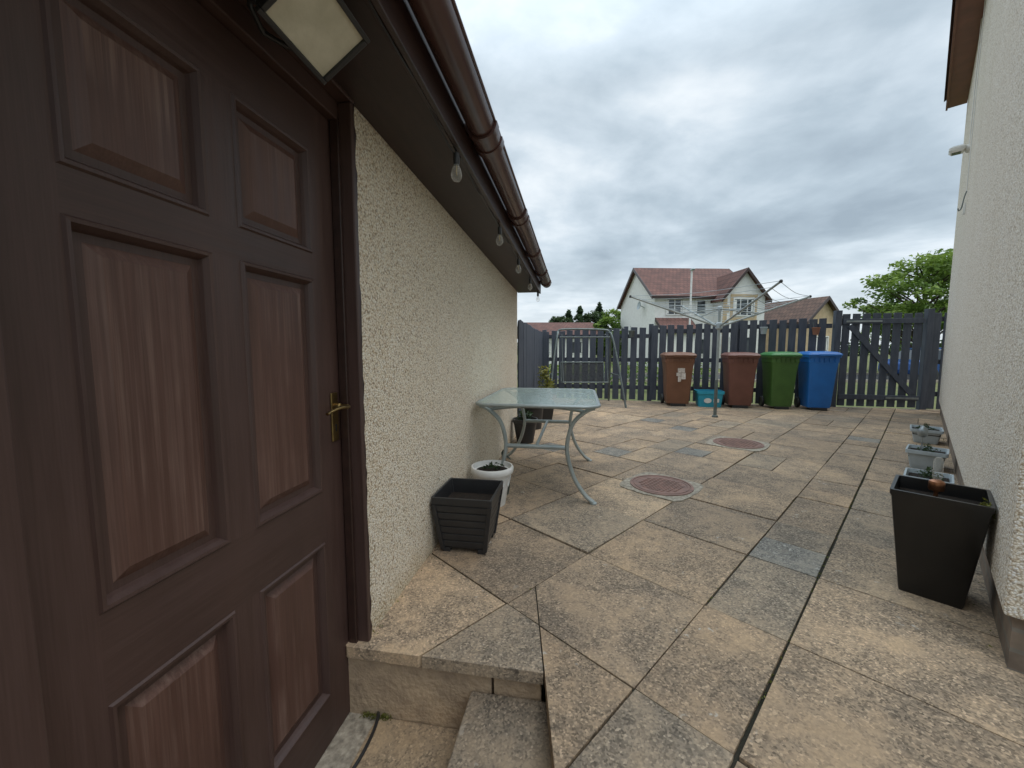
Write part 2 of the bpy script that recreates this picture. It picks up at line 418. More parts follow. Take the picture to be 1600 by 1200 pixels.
o=gg.obj('lower_paving',M_slab,None,MG,bevel=.005); colored(o,(.40,.32,.23))

# ------------------------------------------------------------------ garage
ga=root('garage_outbuilding',MG)
def ez(s): return 1.985-.034*(s-1.47)
SE=5.27
SW=1.486
g=Geo(); g.box(SW,SE,0,4.5,-.33,2.12); g.obj('side_wall',M_wall,ga)
g=Geo(); g.box(-4,.50,0,4.5,-.33,2.12); g.obj('side_wall_near',M_wall,ga)
g=Geo(); g.box(.50,SW,.002,.6,2.035,2.12); g.obj('lintel',M_wall,ga)
def sweepbox(name,y0,y1,a,b_,mat,s0=-4,s1=SE+.05,bev=.003):
    g=Geo()
    v=[(s0,y0,ez(s0)+a),(s1,y0,ez(s1)+a),(s1,y1,ez(s1)+a),(s0,y1,ez(s0)+a),(s0,y0,ez(s0)+b_),(s1,y0,ez(s1)+b_),(s1,y1,ez(s1)+b_),(s0,y1,ez(s0)+b_)]
    g.add(v,[(0,3,2,1),(4,5,6,7),(0,1,5,4),(1,2,6,5),(2,3,7,6),(3,0,4,7)])
    return g.obj(name,mat,ga,bevel=bev)
sweepbox('soffit',-.278,-.001,0,.014,M_soffit)
sweepbox('fascia',-.30,-.28,-.018,.185,M_brown)
sweepbox('soffit_bead',-.276,-.262,-.012,-.001,M_brown)
g=Geo(); s0,s1=-4,SE+.06
v=[(s0,-.34,ez(s0)+.21),(s1,-.34,ez(s1)+.21),(s1,2.25,ez(s1)+1.35),(s0,2.25,ez(s0)+1.35),(s0,-.34,ez(s0)+.24),(s1,-.34,ez(s1)+.24),(s1,2.25,ez(s1)+1.38),(s0,2.25,ez(s0)+1.38)]
g.add(v,[(0,3,2,1),(4,5,6,7),(0,1,5,4),(1,2,6,5),(2,3,7,6),(3,0,4,7)]); g.obj('roof_tiles',M_roof2,ga)
g=Geo(); v=[(SE-.02,0,2.12),(SE-.02,4.5,2.12),(SE-.02,2.25,3.1)]
g.add(v,[(0,1,2)]); g.obj('gable',M_wall,ga)
def gut(name,R,r,sa,sb,mat,yc=-.368,dz=.125,n=14):
    g=Geo(); loops=[]
    for s in (sa,sb):
        o=[(s,yc-R*math.cos(math.pi*i/n),ez(s)+dz-R*math.sin(math.pi*i/n)) for i in range(n+1)]
        i_=[(s,yc+r*math.cos(math.pi*i/n),ez(s)+dz-r*math.sin(math.pi*i/n)) for i in range(n+1)]
        loops.append(o+i_)
    g.loft(loops)
    o=g.obj(name,mat,ga); autosmooth(o,35); return o
gut('gutter',.060,.056,-4,SE+.1,M_gutter)
g=Geo(); g.tube([(-4,-.429,ez(-4)+.126),(SE+.1,-.429,ez(SE+.1)+.126)],.006); autosmooth(g.obj('gutter_rim',M_gutter,ga))
g=Geo(); s=SE+.1; yc=-.368; pr=[(yc-.060*math.cos(math.pi*i/14),ez(s)+.125-.060*math.sin(math.pi*i/14)) for i in range(15)]
g.loft([[(s+.001,a,b_) for a,b_ in pr],[(s+.008,a,b_) for a,b_ in pr]]); g.obj('gutter_stop_end',M_gutter,ga)
for i,s in enumerate((1.90,2.02,2.88,3.0,3.85,4.65,5.22)):
    gut('gutter_joint_%d'%i,.071,.061,s-.024,s+.024,M_gutter)
for i,s in enumerate((1.96,2.94)):
    gut('gutter_union_%d'%i,.0655,.0605,s-.06,s+.06,M_gutter)
g=Geo()
g.box(1.462,SW-.002,-.012,.13,-.30,1.975)
g.box(.505,.563,-.012,.13,-.30,1.975)
g.obj('door_jambs',M_woodV,ga,bevel=.004)
g=Geo(); g.box(.505,SW-.002,-.014,.13,1.977,2.03)
g.box(.565,1.460,.035,.13,1.915,1.975); g.obj('door_head',M_woodH,ga,bevel=.004)
g=Geo(); g.box(1.447,1.461,.03,.062,-.28,1.914); g.box(.5635,.575,.03,.062,-.28,1.914); g.obj('door_stop',M_brown,ga,bevel=.003)
g=Geo(); r=random.Random(3); P=[]
for i in range(60):
    z=-.02+i*2.0/59; P.append((SW+.002+r.uniform(-.003,.003),-.004+r.uniform(-.002,.002),z))
g.tube(P,[.006+r.uniform(-.002,.003) for _ in P],n=7); autosmooth(g.obj('wall_edge_mastic',M_brown,ga))
g=Geo(); g.box(.5,SW,-.05,.13,-.325,-.289); g.obj('door_sill',M_conc,ga,bevel=.006)
D0=.066
dl=root('panel_door'); dl.matrix_world=MG.copy()
V=[];F=[];FM=[]
def quad(s0,s1,z0,z1,m,d=D0):
    o=len(V); V.extend([(s0,d,z0),(s1,d,z0),(s1,d,z1),(s0,d,z1)]); F.append((o,o+1,o+2,o+3)); FM.append(m)
colsX=[(.688,.968),(1.0485,1.335)]
rows=[(-.112,.46),(.6415,1.358),(1.439,1.765)]
sL,sR,zB,zT=.567,1.459,-.285,1.912
quad(sL,colsX[0][0],zB,zT,0); quad(colsX[1][1],sR,zB,zT,0)
zz=[zB]+[z for r in rows for z in r]+[zT]
for i in range(0,len(zz),2): quad(colsX[0][0],colsX[1][1],zz[i],zz[i+1],1)
for r in rows: quad(colsX[0][1],colsX[1][0],r[0],r[1],0)
prof=[(0,0,0),(.004,-.005,0),(.011,-.004,0),(.018,.008,0),(.022,.018,0),(.038,.018,0),(.060,.006,2)]
for c in colsX:
    for r in rows:
        prev=None
        for ins,dp,m in prof:
            o=len(V); V.extend([(c[0]+ins,D0+dp,r[0]+ins),(c[1]-ins,D0+dp,r[0]+ins),(c[1]-ins,D0+dp,r[1]-ins),(c[0]+ins,D0+dp,r[1]-ins)])
            if prev is not None:
                for k in range(4): F.append((prev+k,prev+(k+1)%4,o+(k+1)%4,o+k)); FM.append(m)
            prev=o
        F.append((prev,prev+1,prev+2,prev+3)); FM.append(2)
mobj('door_leaf',V,F,[M_woodV,M_woodH,M_panel],dl,fm=FM)
g=Geo(); g.box(sL,sR,D0+.02,D0+.045,zB,zT); g.obj('door_core',M_brown,dl)
hd=root('door_handle',MG@Matrix.Translation((1.415,D0,0)))
g=Geo(); g.box(-.019,.019,-.007,-.0005,.80,.975); g.obj('back_plate',M_brass,hd,bevel=.003)
g=Geo(); g.lathe([(.013,0),(.013,.02),(.009,.024),(.009,.05)],n=20,M=Matrix.Translation((0,-.006,.925))@Matrix.Rotation(math.radians(90),4,'X'))
g.tube(smoothpts([(.004,-.055,.925),(-.012,-.060,.926),(-.05,-.058,.928),(-.085,-.052,.922),(-.108,-.050,.915)]),[.0085]*12+[.0075]*7+[.0065]*6,flat=.8)
autosmooth(g.obj('lever',M_brass,hd))
g=Geo(); g.box(-.0025,.0025,-.0085,-.007,.835,.855); g.lathe([(.0045,0),(.0045,.0015)],n=14,M=Matrix.Translation((0,-.007,.857))@Matrix.Rotation(math.radians(90),4,'X')); g.obj('keyhole',M_black,hd)

# flood light on the eaves
fl=root('security_floodlight',MG@Matrix.Translation((1.065,-.165,1.905))@Matrix.Rotation(math.radians(-34),4,'X')@Matrix.Rotation(math.radians(10),4,'Y')@Matrix.Scale(1.13,4))
g=Geo(); g.loft([rr(.085,.068,.010,0),rr(.088,.071,.010,.014),rr(.082,.066,.02,.034),rr(.06,.042,.02,.075)]); autosmooth(g.obj('housing',M_black,fl),30)
g=Geo(); 
for i in range(7): g.box(-.06+i*.02-.002,-.06+i*.02+.002,-.05,.05,.03,.085)
g.obj('cooling_fins',M_black,fl)
g=Geo(); 
for a in ((-.091,.091,-.074,-.063),(-.091,.091,.063,.074),(-.091,-.080,-.0625,.0625),(.080,.091,-.0625,.0625)): g.box(a[0],a[1],a[2],a[3],-.014,-.0005)
g.obj('bezel',M_black,fl,bevel=.002)
g=Geo(); g.box(-.0795,.0795,-.0625,.0625,-.007,-.001); g.obj('lens',M_lens,fl)
g=Geo(); g.tube([(-.092,0,.02),(-.107,.03,.06),(-.05,.09,.085),(.0,.11,.09)],.006); g.tube([(.092,0,.02),(.107,.03,.06),(.05,.09,.085),(0,.11,.09)],.006); g.obj('bracket',M_black,fl)
g=Geo(); g.box(-.175,-.118,-.00,.055,-.03,.03); g.tube([(-.146,.03,.0),(-.06,.075,.07)],.010); g.obj('junction_box',M_black,fl,bevel=.004)
g=Geo(); g.lathe([(.020,0),(.022,-.014),(.015,-.026),(.004,-.030)],c=(-.146,.027,-.031),n=18); autosmooth(g.obj('motion_sensor',M_lens,fl))

fs=root('string_lights',MG)
bul=[.94,1.79,2.70,3.50,4.30,5.10]
pts=[]
for i in range(0,120):
    s=-.4+i*.0475
    if s>5.25: break
    ph=min(abs(s-b_) for b_ in bul)
    pts.append((s,-.272+.006*math.sin(s*9),ez(s)-.014-.026*math.exp(-(ph/.09)**2)+.009*math.sin(s*14)))
g=Geo(); g.tube(pts,.003,n=6); 
for s in bul[1:]:
    g.lathe([(.004,0),(.012,-.004),(.0135,-.03),(.013,-.045),(.011,-.05)],c=(s,-.285,ez(s)-.035),n=14)
    g.tube([(s,-.285,ez(s)-.035),(s+.006,-.278,ez(s)-.02),(s,-.272,ez(s)-.01)],.003,n=6)
autosmooth(g.obj('cable_and_sockets',M_black,fs))
g=Geo()
for s in bul[1:]:
    g.lathe([(.010,0),(.013,-.006),(.020,-.022),(.0235,-.040),(.022,-.052),(.014,-.064),(.003,-.068)],c=(s,-.285,ez(s)-.085),n=20)
autosmooth(g.obj('bulbs',M_bulb,fs),80)
g=Geo()
for s in bul[1:]: g.tube([(s-.004,-.285,ez(s)-.085),(s-.007,-.285,ez(s)-.115),(s+.007,-.285,ez(s)-.125),(s+.004,-.285,ez(s)-.085)],.0014,n=5)
g.obj('filaments',M_brass,fs)
g=Geo(); g.tube(smoothpts([(1.475,-.02,-.27),(1.43,-.06,-.272),(1.30,-.075,-.274),(1.1,-.06,-.274),(.8,-.08,-.274)]),.006,n=8); autosmooth(g.obj('black_cable',M_black,None,MG))

# ------------------------------------------------------------------ rendered house (right)
ho=root('rendered_house',MH)
g=Geo(); g.box(2.15,10.30,-8,-.255,.20,5.45); g.obj('walls',M_wall2,ho,bevel=.01)
g=Geo(); g.box(2.175,10.28,-7.9,-.28,-.3,.1995); g.obj('plinth',M_plinth,ho)
g=Geo(); g.box(1.9,10.42,-.2545,-.035,5.25,5.28); g.obj('soffit',M_fasciaR,ho)
g=Geo(); g.box(1.9,10.42,-.0345,-.01,5.22,5.46); g.box(10.30,10.42,-.2545,-.036,5.2805,5.46); g.obj('fascia',M_fasciaR,ho)
g=Geo(); v=[(1.9,.02,5.47),(10.45,.02,5.47),(10.45,-4.1,7.75),(1.9,-4.1,7.75),(10.45,-8.3,5.47),(1.9,-8.3,5.47)]
v+= [(a,b_,c-.08) for a,b_,c in v]
g.add(v,[(0,1,2,3),(3,2,4,5),(6,9,8,7),(9,11,10,8),(0,6,7,1),(5,4,10,11),(1,7,8,2),(2,8,10,4),(3,9,6,0),(5,11,9,3)]); g.obj('roof',M_roof,ho)
g=Geo(); g.add([(10.29,-8,5.45),(10.29,-.256,5.45),(10.29,-4.1,7.6),(2.16,-8,5.45),(2.16,-.256,5.45),(2.16,-4.1,7.6)],[(0,1,2),(3,5,4)]); g.obj('gable_walls',M_wall2,ho)
wl=root('wall_security_light',MH@Matrix.Translation((7.95,-.255,3.70))@Matrix.Scale(.9,4))
g=Geo(); g.lathe([(.055,0),(.055,.03),(.04,.04)],n=24,M=Matrix.Rotation(math.radians(-90),4,'X')); g.tube([(0,.03,0),(0,.08,.01),(0,.12,.0)],.022); autosmooth(g.obj('base',M_white,wl))
g=Geo(); g.loft([rr(.07,.06,.02,-.03,cy=.12),rr(.09,.085,.02,0,cy=.12),rr(.09,.085,.02,.035,cy=.12),rr(.06,.055,.02,.06,cy=.12)]); autosmooth(g.obj('head',M_white,wl))
g=Geo(); g.box(-.05,.05,.08,.17,-.036,-.031); g.obj('lens',M_glassd,wl)
g=Geo(); g.tube([(7.95,-.249,3.76),(7.95,-.249,5.25)],.005,n=6); g.tube([(7.5,-.249,3.05),(7.5,-.249,5.25)],.004,n=6); g.obj('wall_cable',M_white,None,MH)
hk=root('wall_hook',MH)
g=Geo(); g.tube(smoothpts([(7.5,-.25,3.05),(7.5,-.235,2.98),(7.5,-.22,2.86),(7.5,-.20,2.83),(7.5,-.19,2.86)]),.006,n=6); g.obj('hook',M_greenmetal,hk)
g=Geo(); g.box(7.47,7.53,-.254,-.235,2.78,2.90); g.obj('clip',M_white,hk)

# ------------------------------------------------------------------ fences
def fence(name,A,B,h0,h1,pw=.125,gap=.035,zb=.012,posts=1.8,seed=1):
    A=Vector(A);B=Vector(B); L=(B-A).length; M=frame((A.x,A.y,0),(B-A)); r=random.Random(seed)
    f=root(name,M); g=Geo(); x=0
    while x+pw<=L+.001:
        h=h0+(h1-h0)*(x/L)+r.uniform(-.014,.014); w=pw*r.uniform(.93,1.04); t=r.uniform(-.006,.006); y=r.uniform(0,.004)
        zt=h; dz=r.uniform(-.006,.006); z0=zb+r.uniform(0,.02)
        v=[(x,y,z0),(x+w,y,z0),(x+w,y+.02,z0),(x,y+.02,z0),(x+t,y,zt-.008-dz),(x+w+t,y,zt-.008+dz),(x+w+t,y+.02,zt-.008+dz),(x+t,y+.02,zt-.008-dz)]
        g.add(v,[(0,3,2,1),(4,5,6,7),(0,1,5,4),(1,2,6,5),(2,3,7,6),(3,0,4,7)])
        x+=pw+gap*r.uniform(.75,1.3)
    g.obj('pickets',M_fence,f,bevel=.003,seg=1)
    g=Geo()
    for z in (.25,.85,min(h0,h1)-.17): g.box(0,L,.026,.066,z,z+.085)
    g.obj('rails',M_fence2,f,bevel=.003,seg=1)
    g=Geo(); x=0
    while x<=L:
        h=h0+(h1-h0)*(x/L); g.box(x-.045,x+.045,.067,.157,-.3,h+.03); x+=posts
    g.obj('posts',M_fence,f,bevel=.004,seg=1)
    return f,M
LF0=(-.809+5.33*G.x,5.33*G.y); 
corner=(.72,fenceY(.72))
fence('side_fence',(LF0[0]+.02,LF0[1]),(corner[0]-.02,corner[1]-.05),1.52,1.50,seed=3)
def FP(x): return (x,fenceY(x))
fence('back_fence',corner,FP(2.95),1.53,1.60,seed=4,pw=.13,gap=.042)
fence('back_fence',FP(2.97),FP(4.60),1.63,1.67,seed=5,pw=.13,gap=.042)
fence('back_fence',FP(4.62),FP(6.18),1.70,1.73,seed=6,pw=.13,gap=.042)
fence('back_fence',FP(7.70),FP(8.6),1.80,1.80,seed=8)
gx0,gx1=6.32,7.60
MGt=frame((gx0,fenceY(gx0),0),FD); GL=(gx1-gx0)/FD.x
gt=root('garden_gate',MGt)
g=Geo(); n=8; pw=(GL-.02)/n
rg=random.Random(5)
for i in range(n):
    x=.01+i*pw; w=pw-.04; hh=1.79+rg.uniform(-.01,.01)
    g.box(x,x+w,0,.02,.03,hh)
g.obj('boards',M_fence,gt,bevel=.003,seg=1)
g=Geo(); 
for z in (.16,1.60): g.box(.01,GL-.03,-.034,-.002,z,z+.095)
g.obj('ledges',M_fence,gt,bevel=.003,seg=1)
g=Geo()
def brace(xa,za,xb,zb_):
    d=Vector((xb-xa,0,zb_-za)); L=d.length; a=math.atan2(zb_-za,xb-xa)
    M=Matrix.Translation((xa,-.034,za))@Matrix.Rotation(-a,4,'Y'); g.box(0,L,.001,.03,-.045,.045,M=M)
brace(.12,1.57,GL-.14,.28)
g.obj('brace',M_fence,gt,bevel=.003,seg=1)
g=Geo(); g.box(.05,.62,-.046,-.035,1.63,1.665); g.box(GL-.55,GL-.04,-.046,-.035,.19,.225); g.lathe([(.02,0),(.02,.02)],n=14,c=(.1,-.05,1.2)); g.obj('strap_hinges',M_galv,gt)
g=Geo(); g.box(-.12,-.015,-.03,.08,-.3,1.86); g.box(GL+.0,GL+.10,-.03,.08,-.3,1.86); g.obj('gate_posts',M_fence,gt,bevel=.005)
for x,z,m in ((4.98,1.42,M_greypot),(2.55,1.38,M_greenmetal),(5.85,1.40,M_terra)):
    r_=root('hanging_pot',Matrix.Translation((x,fenceY(x)-.09,z)))
    g=Geo(); g.lathe([(.045,0),(.065,.12),(.07,.125),(.07,.14),(.06,.14),(.055,.1),(.0005,.1)],n=20); autosmooth(g.obj('pot',m,r_))
    g=Geo(); g.tube([(0,.065,.13),(0,.08,.2),(0,.09,.24)],.004,n=6); g.obj('hook',M_greenmetal,r_)

# ------------------------------------------------------------------ wheelie bins
def bin_(X,mb,ml,label=False,h=1.0,wsc=1.0,rot=0):
    y=fenceY(X)-.42
    M=frame((X,y,0),FD)@Matrix.Rotation(math.radians(rot),4,'Z')@Matrix.Diagonal((wsc,wsc,h,1))
    r_=root('wheelie_bin',M)
    g=Geo()
    L=[rr(.205,.215,.04,.05,cy=.0),rr(.215,.225,.04,.12),rr(.215,.23,.04,.14),rr(.245,.275,.04,.70,cy=-.01),rr(.262,.295,.04,.86,cy=-.015),rr(.268,.30,.04,.865,cy=-.015),rr(.272,.305,.04,.95,cy=-.015),rr(.292,.325,.04,.955,cy=-.015),rr(.292,.325,.04,.985,cy=-.015)]
    g.loft(L); 
    g.tube([(-.17,-.226,.20),(-.195,-.278,.72)],.010,n=6); g.tube([(.17,-.226,.20),(.195,-.278,.72)],.010,n=6)
    g.tube([(-.195,-.278,.72),(.195,-.278,.72)],.010,n=6)
    for x in (-.18,-.09,0,.09,.18): g.box(x-.006,x+.006,-.338,-.31,.875,.95)
    autosmooth(g.obj('body',mb,r_),35)
    g=Geo(); g.loft([rr(.298,.345,.05,.986,cy=-.02),rr(.302,.35,.05,1.005,cy=-.02),rr(.285,.33,.05,1.03,cy=-.02),rr(.24,.27,.06,1.055,cy=-.01),rr(.12,.14,.06,1.066)])
    g.box(-.13,.13,-.40,-.36,.985,1.012)
    for x in (-.21,.2): g.box(x-.03,x+.03,.29,.37,.97,1.03)
    g.tube([(-.23,.37,1.0),(.23,.37,1.0)],.014,n=8)
    autosmooth(g.obj('lid',ml,r_),35)
    g=Geo()
    for sx in (-1,1):
        Mx=Matrix.Translation((sx*.235,.21,.10))@Matrix.Rotation(math.radians(90),4,'Y')
        g.lathe([(.0005,-.025),(.06,-.025),(.092,-.03),(.10,-.02),(.10,.02),(.092,.03),(.06,.025),(.0005,.025)],n=24,M=Mx)
    g.tube([(-.24,.21,.1),(.24,.21,.1)],.012,n=8)
    g.box(-.14,.14,-.235,-.20,.0,.05)
    autosmooth(g.obj('wheels',M_black,r_),40)
    if label:
        g=Geo()
        Mx=Matrix.Translation((.02,-.302,.62))@Matrix.Rotation(math.radians(-4.8),4,'X')
        for a in ((-.055,.075,.05,.21),(-.08,.0,-.02,.045),(.01,.09,-.08,.045),(-.05,.005,-.13,-.025)): g.box(a[0],a[1],-.003,.0,a[2],a[3],M=Mx)
        g.obj('worn_stickers',M_paper,r_)
    return r_
bin_(3.33,M_binb,M_binb,True,1.0,.99,1)
bin_(4.42,M_binr,M_binr,False,1.0,.94,-2)
bin_(5.09,M_bing,M_bingl,False,1.01,.86,2)
bin_(5.69,M_binbl,M_binbl,False,1.02,.89,-1)
rb=root('recycling_box',frame((3.88,fenceY(3.88)-.50,0),FD))
g=Geo(); g.loft([rr(.20,.15,.03,0),rr(.225,.175,.03,.26),rr(.245,.195,.03,.262),rr(.245,.195,.03,.315),rr(.23,.18,.03,.315),rr(.20,.15,.03,.03)],cap1=True); autosmooth(g.obj('tub',M_cyan,rb),30)
g=Geo(); g.add([(-.05+.07*math.cos(a),-.166-.012*(.13+.05*math.sin(a))/.26*2+.0,.13+.05*math.sin(a)) for a in [2*math.pi*i/12 for i in range(12)]],[tuple(range(12))]); g.add([(.05,-.178,.1),(.15,-.178,.1),(.15,-.184,.17),(.05,-.184,.17)],[(0,1,2,3)]); g.obj('plain_mark',M_white,rb)

# ------------------------------------------------------------------ rotary dryer
rd=root('rotary_clothes_dryer',Matrix.Translation((3.36,6.50,0)))
g=Geo(); g.tube([(0,0,0),(0,0,.62)],.026,n=14); g.lathe([(.05,0),(.045,.03),(.03,.04)],n=20); autosmooth(g.obj('lower_pole',M_greenmetal,rd))
g=Geo(); g.tube([(0,0,.62),(0,0,1.80)],.021,n=14); autosmooth(g.obj('upper_pole',M_silver,rd))
g=Geo(); g.lathe([(.03,1.44),(.052,1.46),(.052,1.54),(.03,1.56)],n=16); g.lathe([(.028,1.74),(.034,1.76),(.034,1.80),(.02,1.82)],n=16); g.obj('hubs',M_greypot,rd)
g=Geo(); lines=Geo(); tips=[]
dirs=[Vector((.0,-1,0)),Vector((1,.0,0)),Vector((0,1,0)),Vector((-1,0,0))]
for d in dirs:
    b0=Vector((0,0,1.50))+d*.05; tip=Vector((0,0,1.97))+d*1.45; tips.append((b0,tip))
    g.tube([b0,tip],.015,n=8)
    g.tube([Vector((0,0,1.77))+d*.03,b0.lerp(tip,.42)],.009,n=6)
autosmooth(g.obj('arms',M_silver,rd))
for k in (.42,.53,.64,.75,.86,.98):
    for i in range(4):
        a=tips[i][0].lerp(tips[i][1],k)+Vector((0,0,.018)); b_=tips[(i+1)%4][0].lerp(tips[(i+1)%4][1],k)+Vector((0,0,.018))
        m=(a+b_)/2-Vector((0,0,.05*k)); lines.tube(smoothpts([a,m,b_],4),.0035,n=5)
lines.obj('washing_line',M_greypot,rd)
g=Geo()
for b0,tip in tips: g.lathe([(.014,-.02),(.022,0),(.014,.02)],c=tuple(tip),n=10)
g.obj('tip_caps',M_black,rd)

# ------------------------------------------------------------------ garden table
MT=frame((.268,3.44,0),G)
tb=root('glass_garden_table',MT)
top=rr(.60,.455,.11,.728,n=8)
g=Geo(); g.loft([[Vector((p.x*.985,p.y*.98,.722)) for p in top],[Vector((p.x*.985,p.y*.98,.728)) for p in top]]); g.obj('glass_top',M_tglass,tb)
g=Geo(); loop=[Vector((p.x,p.y,.716)) for p in top]; loop=loop+[loop[0]]
g.tube(loop,.017,n=10,flat=.8); autosmooth(g.obj('rim',M_silver,tb),50)
g=Geo()
for sx in (-1,1):
    for sy in (-1,1):
        P=smoothpts([(sx*.545,sy*.425,.705),(sx*.54,sy*.36,.675),(sx*.53,sy*.275,.59),(sx*.525,sy*.235,.46),(sx*.53,sy*.235,.34),(sx*.54,sy*.285,.18),(sx*.555,sy*.365,.06),(sx*.565,sy*.425,.012)],5)
        g.tube(P,.026,n=10,flat=.6)
    g.tube([(sx*.525,-.235,.40),(sx*.525,.235,.40)],.017,n=8)
    g.tube(smoothpts([(sx*.54,-.36,.675),(sx*.53,-.15,.70),(sx*.53,.15,.70),(sx*.54,.36,.675)]),.013,n=8)
    g.lathe([(.026,0),(.026,.012),(.012,.016)],c=(sx*.567,-.425,0),n=14); g.lathe([(.026,0),(.026,.012),(.012,.016)],c=(sx*.567,.425,0),n=14)
g.tube([(-.525,.0,.40),(.525,.0,.40)],.014,n=8)
autosmooth(g.obj('legs',M_silver,tb),50)

# ------------------------------------------------------------------ pots
def leaves(name,clumps,size,mat,parent=None,seed=1,M=None,flat=1):
    r=random.Random(seed); V=[];F=[];C=[]
    for (c,rad,n,sh) in clumps:
        c=Vector(c)
        for _ in range(n):
            d=Vector((r.gauss(0,1),r.gauss(0,1),r.gauss(0,1)*flat)); d.normalize(); k=r.random()**.45
            p=c+Vector((d.x*rad[0],d.y*rad[1],d.z*rad[2]))*k
            a=Vector((r.gauss(0,1),r.gauss(0,1),r.gauss(0,.6))).normalized(); b_=a.cross(Vector((r.gauss(0,1),r.gauss(0,1),r.gauss(0,1)))).normalized()
            s=size*r.uniform(.6,1.4); o=len(V)
            V+= [p-a*s,p-b_*s*.45,p+a*s,p+b_*s*.45]; F.append((o,o+1,o+2,o+3))
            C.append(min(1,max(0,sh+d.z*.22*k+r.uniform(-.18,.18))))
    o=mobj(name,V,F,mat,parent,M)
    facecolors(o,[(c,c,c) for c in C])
    return o
pl=root('black_square_planter',frame((-.248,2.235,0),G))
g=Geo()
L=[rr(.118,.118,.006,.022,n=2)]
for i in range(6):
    z0=.03+i*.042; hw=.122+i*.0062
    L+= [rr(hw,hw,.008,z0,n=2),rr(hw+.004,hw+.004,.008,z0+.004,n=2),rr(hw+.007,hw+.007,.008,z0+.036,n=2),rr(hw+.002,hw+.002,.008,z0+.040,n=2)]
L+=[rr(.158,.158,.008,.285,n=2),rr(.168,.168,.008,.287,n=2),rr(.170,.170,.008,.325,n=2),rr(.158,.158,.008,.325,n=2),rr(.150,.150,.008,.24,n=2)]
g.loft(L,cap1=False)
for sx in (-1,1):
    for sy in (-1,1): g.box(sx*.10-.022,sx*.10+.022,sy*.10-.022,sy*.10+.022,0,.024)
for sx in (-1,1):
    for sy in (-1,1):
        v=[]
        for z,h in ((.012,.128),(.285,.166)):
            v+=[(sx*(h-.02),sy*(h-.02),z),(sx*(h+.003),sy*(h-.02),z),(sx*(h+.003),sy*(h+.003),z),(sx*(h-.02),sy*(h+.003),z)]
        g.add(v,[(0,3,2,1),(4,5,6,7),(0,1,5,4),(1,2,6,5),(2,3,7,6),(3,0,4,7)])
g.obj('tub',M_black,pl,bevel=.0015,seg=1)
g=Geo(); g.box(-.150,.150,-.150,.150,.20,.24); g.obj('soil',M_soil,pl)
wp=root('white_flower_pot',Matrix.Translation((-.145,2.82,0)))
g=Geo(); g.lathe([(.095,0),(.098,.01),(.118,.15),(.135,.225),(.138,.235),(.152,.24),(.156,.25),(.156,.275),(.150,.285),(.140,.285),(.132,.25)],n=40)
autosmooth(g.obj('pot',M_white,wp),35)
g=Geo(); g.lathe([(.13,.235),(.12,.25),(.0005,.255)],n=24); g.obj('soil',M_soil,wp)
g=Geo()
for i in range(10):
    a=2*math.pi*i/10; P=[]
    for j in range(7):
        t=j/6; aa=a+ (2*math.pi/10)*t; z=.215-.075*math.sin(math.pi*t); rad=.118+(z-.15)*.227+.003; P.append((rad*math.cos(aa),rad*math.sin(aa),z))
    g.tube(P,.004,n=6)
g.obj('relief',M_white,wp)
leaves('weeds',[((0,.02,.275),(.09,.07,.02),60,.3)],.014,M_leafB,wp,3)
wo=root('garden_ornament',Matrix.Translation((-.065,3.02,0)))
g=Geo(); g.lathe([(.04,0),(.05,.06),(.045,.14),(.02,.19),(.015,.28),(.02,.33),(.006,.35)],n=16); g.tube([(.0,0,.31),(.035,-.02,.30),(.055,-.03,.28)],[.012,.008,.003],n=8); autosmooth(g.obj('bird_figure',M_ceram,wo))
bp=root('black_flower_pot',Matrix.Translation((.16,4.75,0)))
g=Geo(); g.lathe([(.10,0),(.14,.24),(.155,.25),(.155,.29),(.14,.29),(.13,.24),(.0005,.24)],n=28); autosmooth(g.obj('pot',M_black,bp),35)
leaves('weeds',[((0,0,.32),(.10,.10,.08),120,.3)],.025,M_leafB,bp,4)
bp=root('black_flower_pot',Matrix.Translation((.30,5.6,0)))
g=Geo(); g.lathe([(.12,0),(.15,.30),(.165,.31),(.165,.36),(.15,.36),(.14,.3),(.0005,.3)],n=28); autosmooth(g.obj('pot',M_black,bp),35)
ts=root('potted_shrub',Matrix.Translation((.62,7.0,0)))
g=Geo(); g.lathe([(.11,0),(.15,.26),(.165,.27),(.165,.31),(.15,.31),(.14,.27),(.0005,.27)],n=28); autosmooth(g.obj('pot',M_terra,ts),35)
leaves('foliage',[((0,0,.45),(.18,.16,.18),260,.5),((-.05,.05,.68),(.12,.12,.16),140,.65)],.03,M_leafC,ts,5)
g=Geo(); g.tube([(0,0,.25),(.01,0,.5),(-.04,.04,.75)],[.012,.009,.004],n=6); g.obj('stem',M_bark,ts)
ts=root('potted_shrub',Matrix.Translation((.50,6.2,0)))
g=Geo(); g.loft([rr(.12,.12,.02,0),rr(.16,.16,.02,.30),rr(.15,.15,.02,.30),rr(.14,.14,.02,.26)]); g.obj('pot',M_black,ts)
leaves('foliage',[((0,0,.40),(.15,.15,.13),200,.35)],.03,M_leafB,ts,6)
tp=root('tall_black_planter',MH@Matrix.Translation((2.64,-.095,0))@Matrix.Rotation(math.radians(-2),4,'Z'))
g=Geo(); g.loft([rr(.100,.100,.008,0,n=2),rr(.103,.103,.008,.01,n=2),rr(.152,.150,.010,.455,n=2),rr(.158,.156,.010,.468,n=2),rr(.158,.156,.010,.488,n=2),rr(.145,.143,.008,.488,n=2),rr(.138,.136,.008,.40,n=2)],cap1=False)
autosmooth(g.obj('tub',M_blackgloss,tp),30)
g=Geo(); g.box(-.140,.140,-.137,.137,.38,.43); g.obj('soil',M_soil,tp)
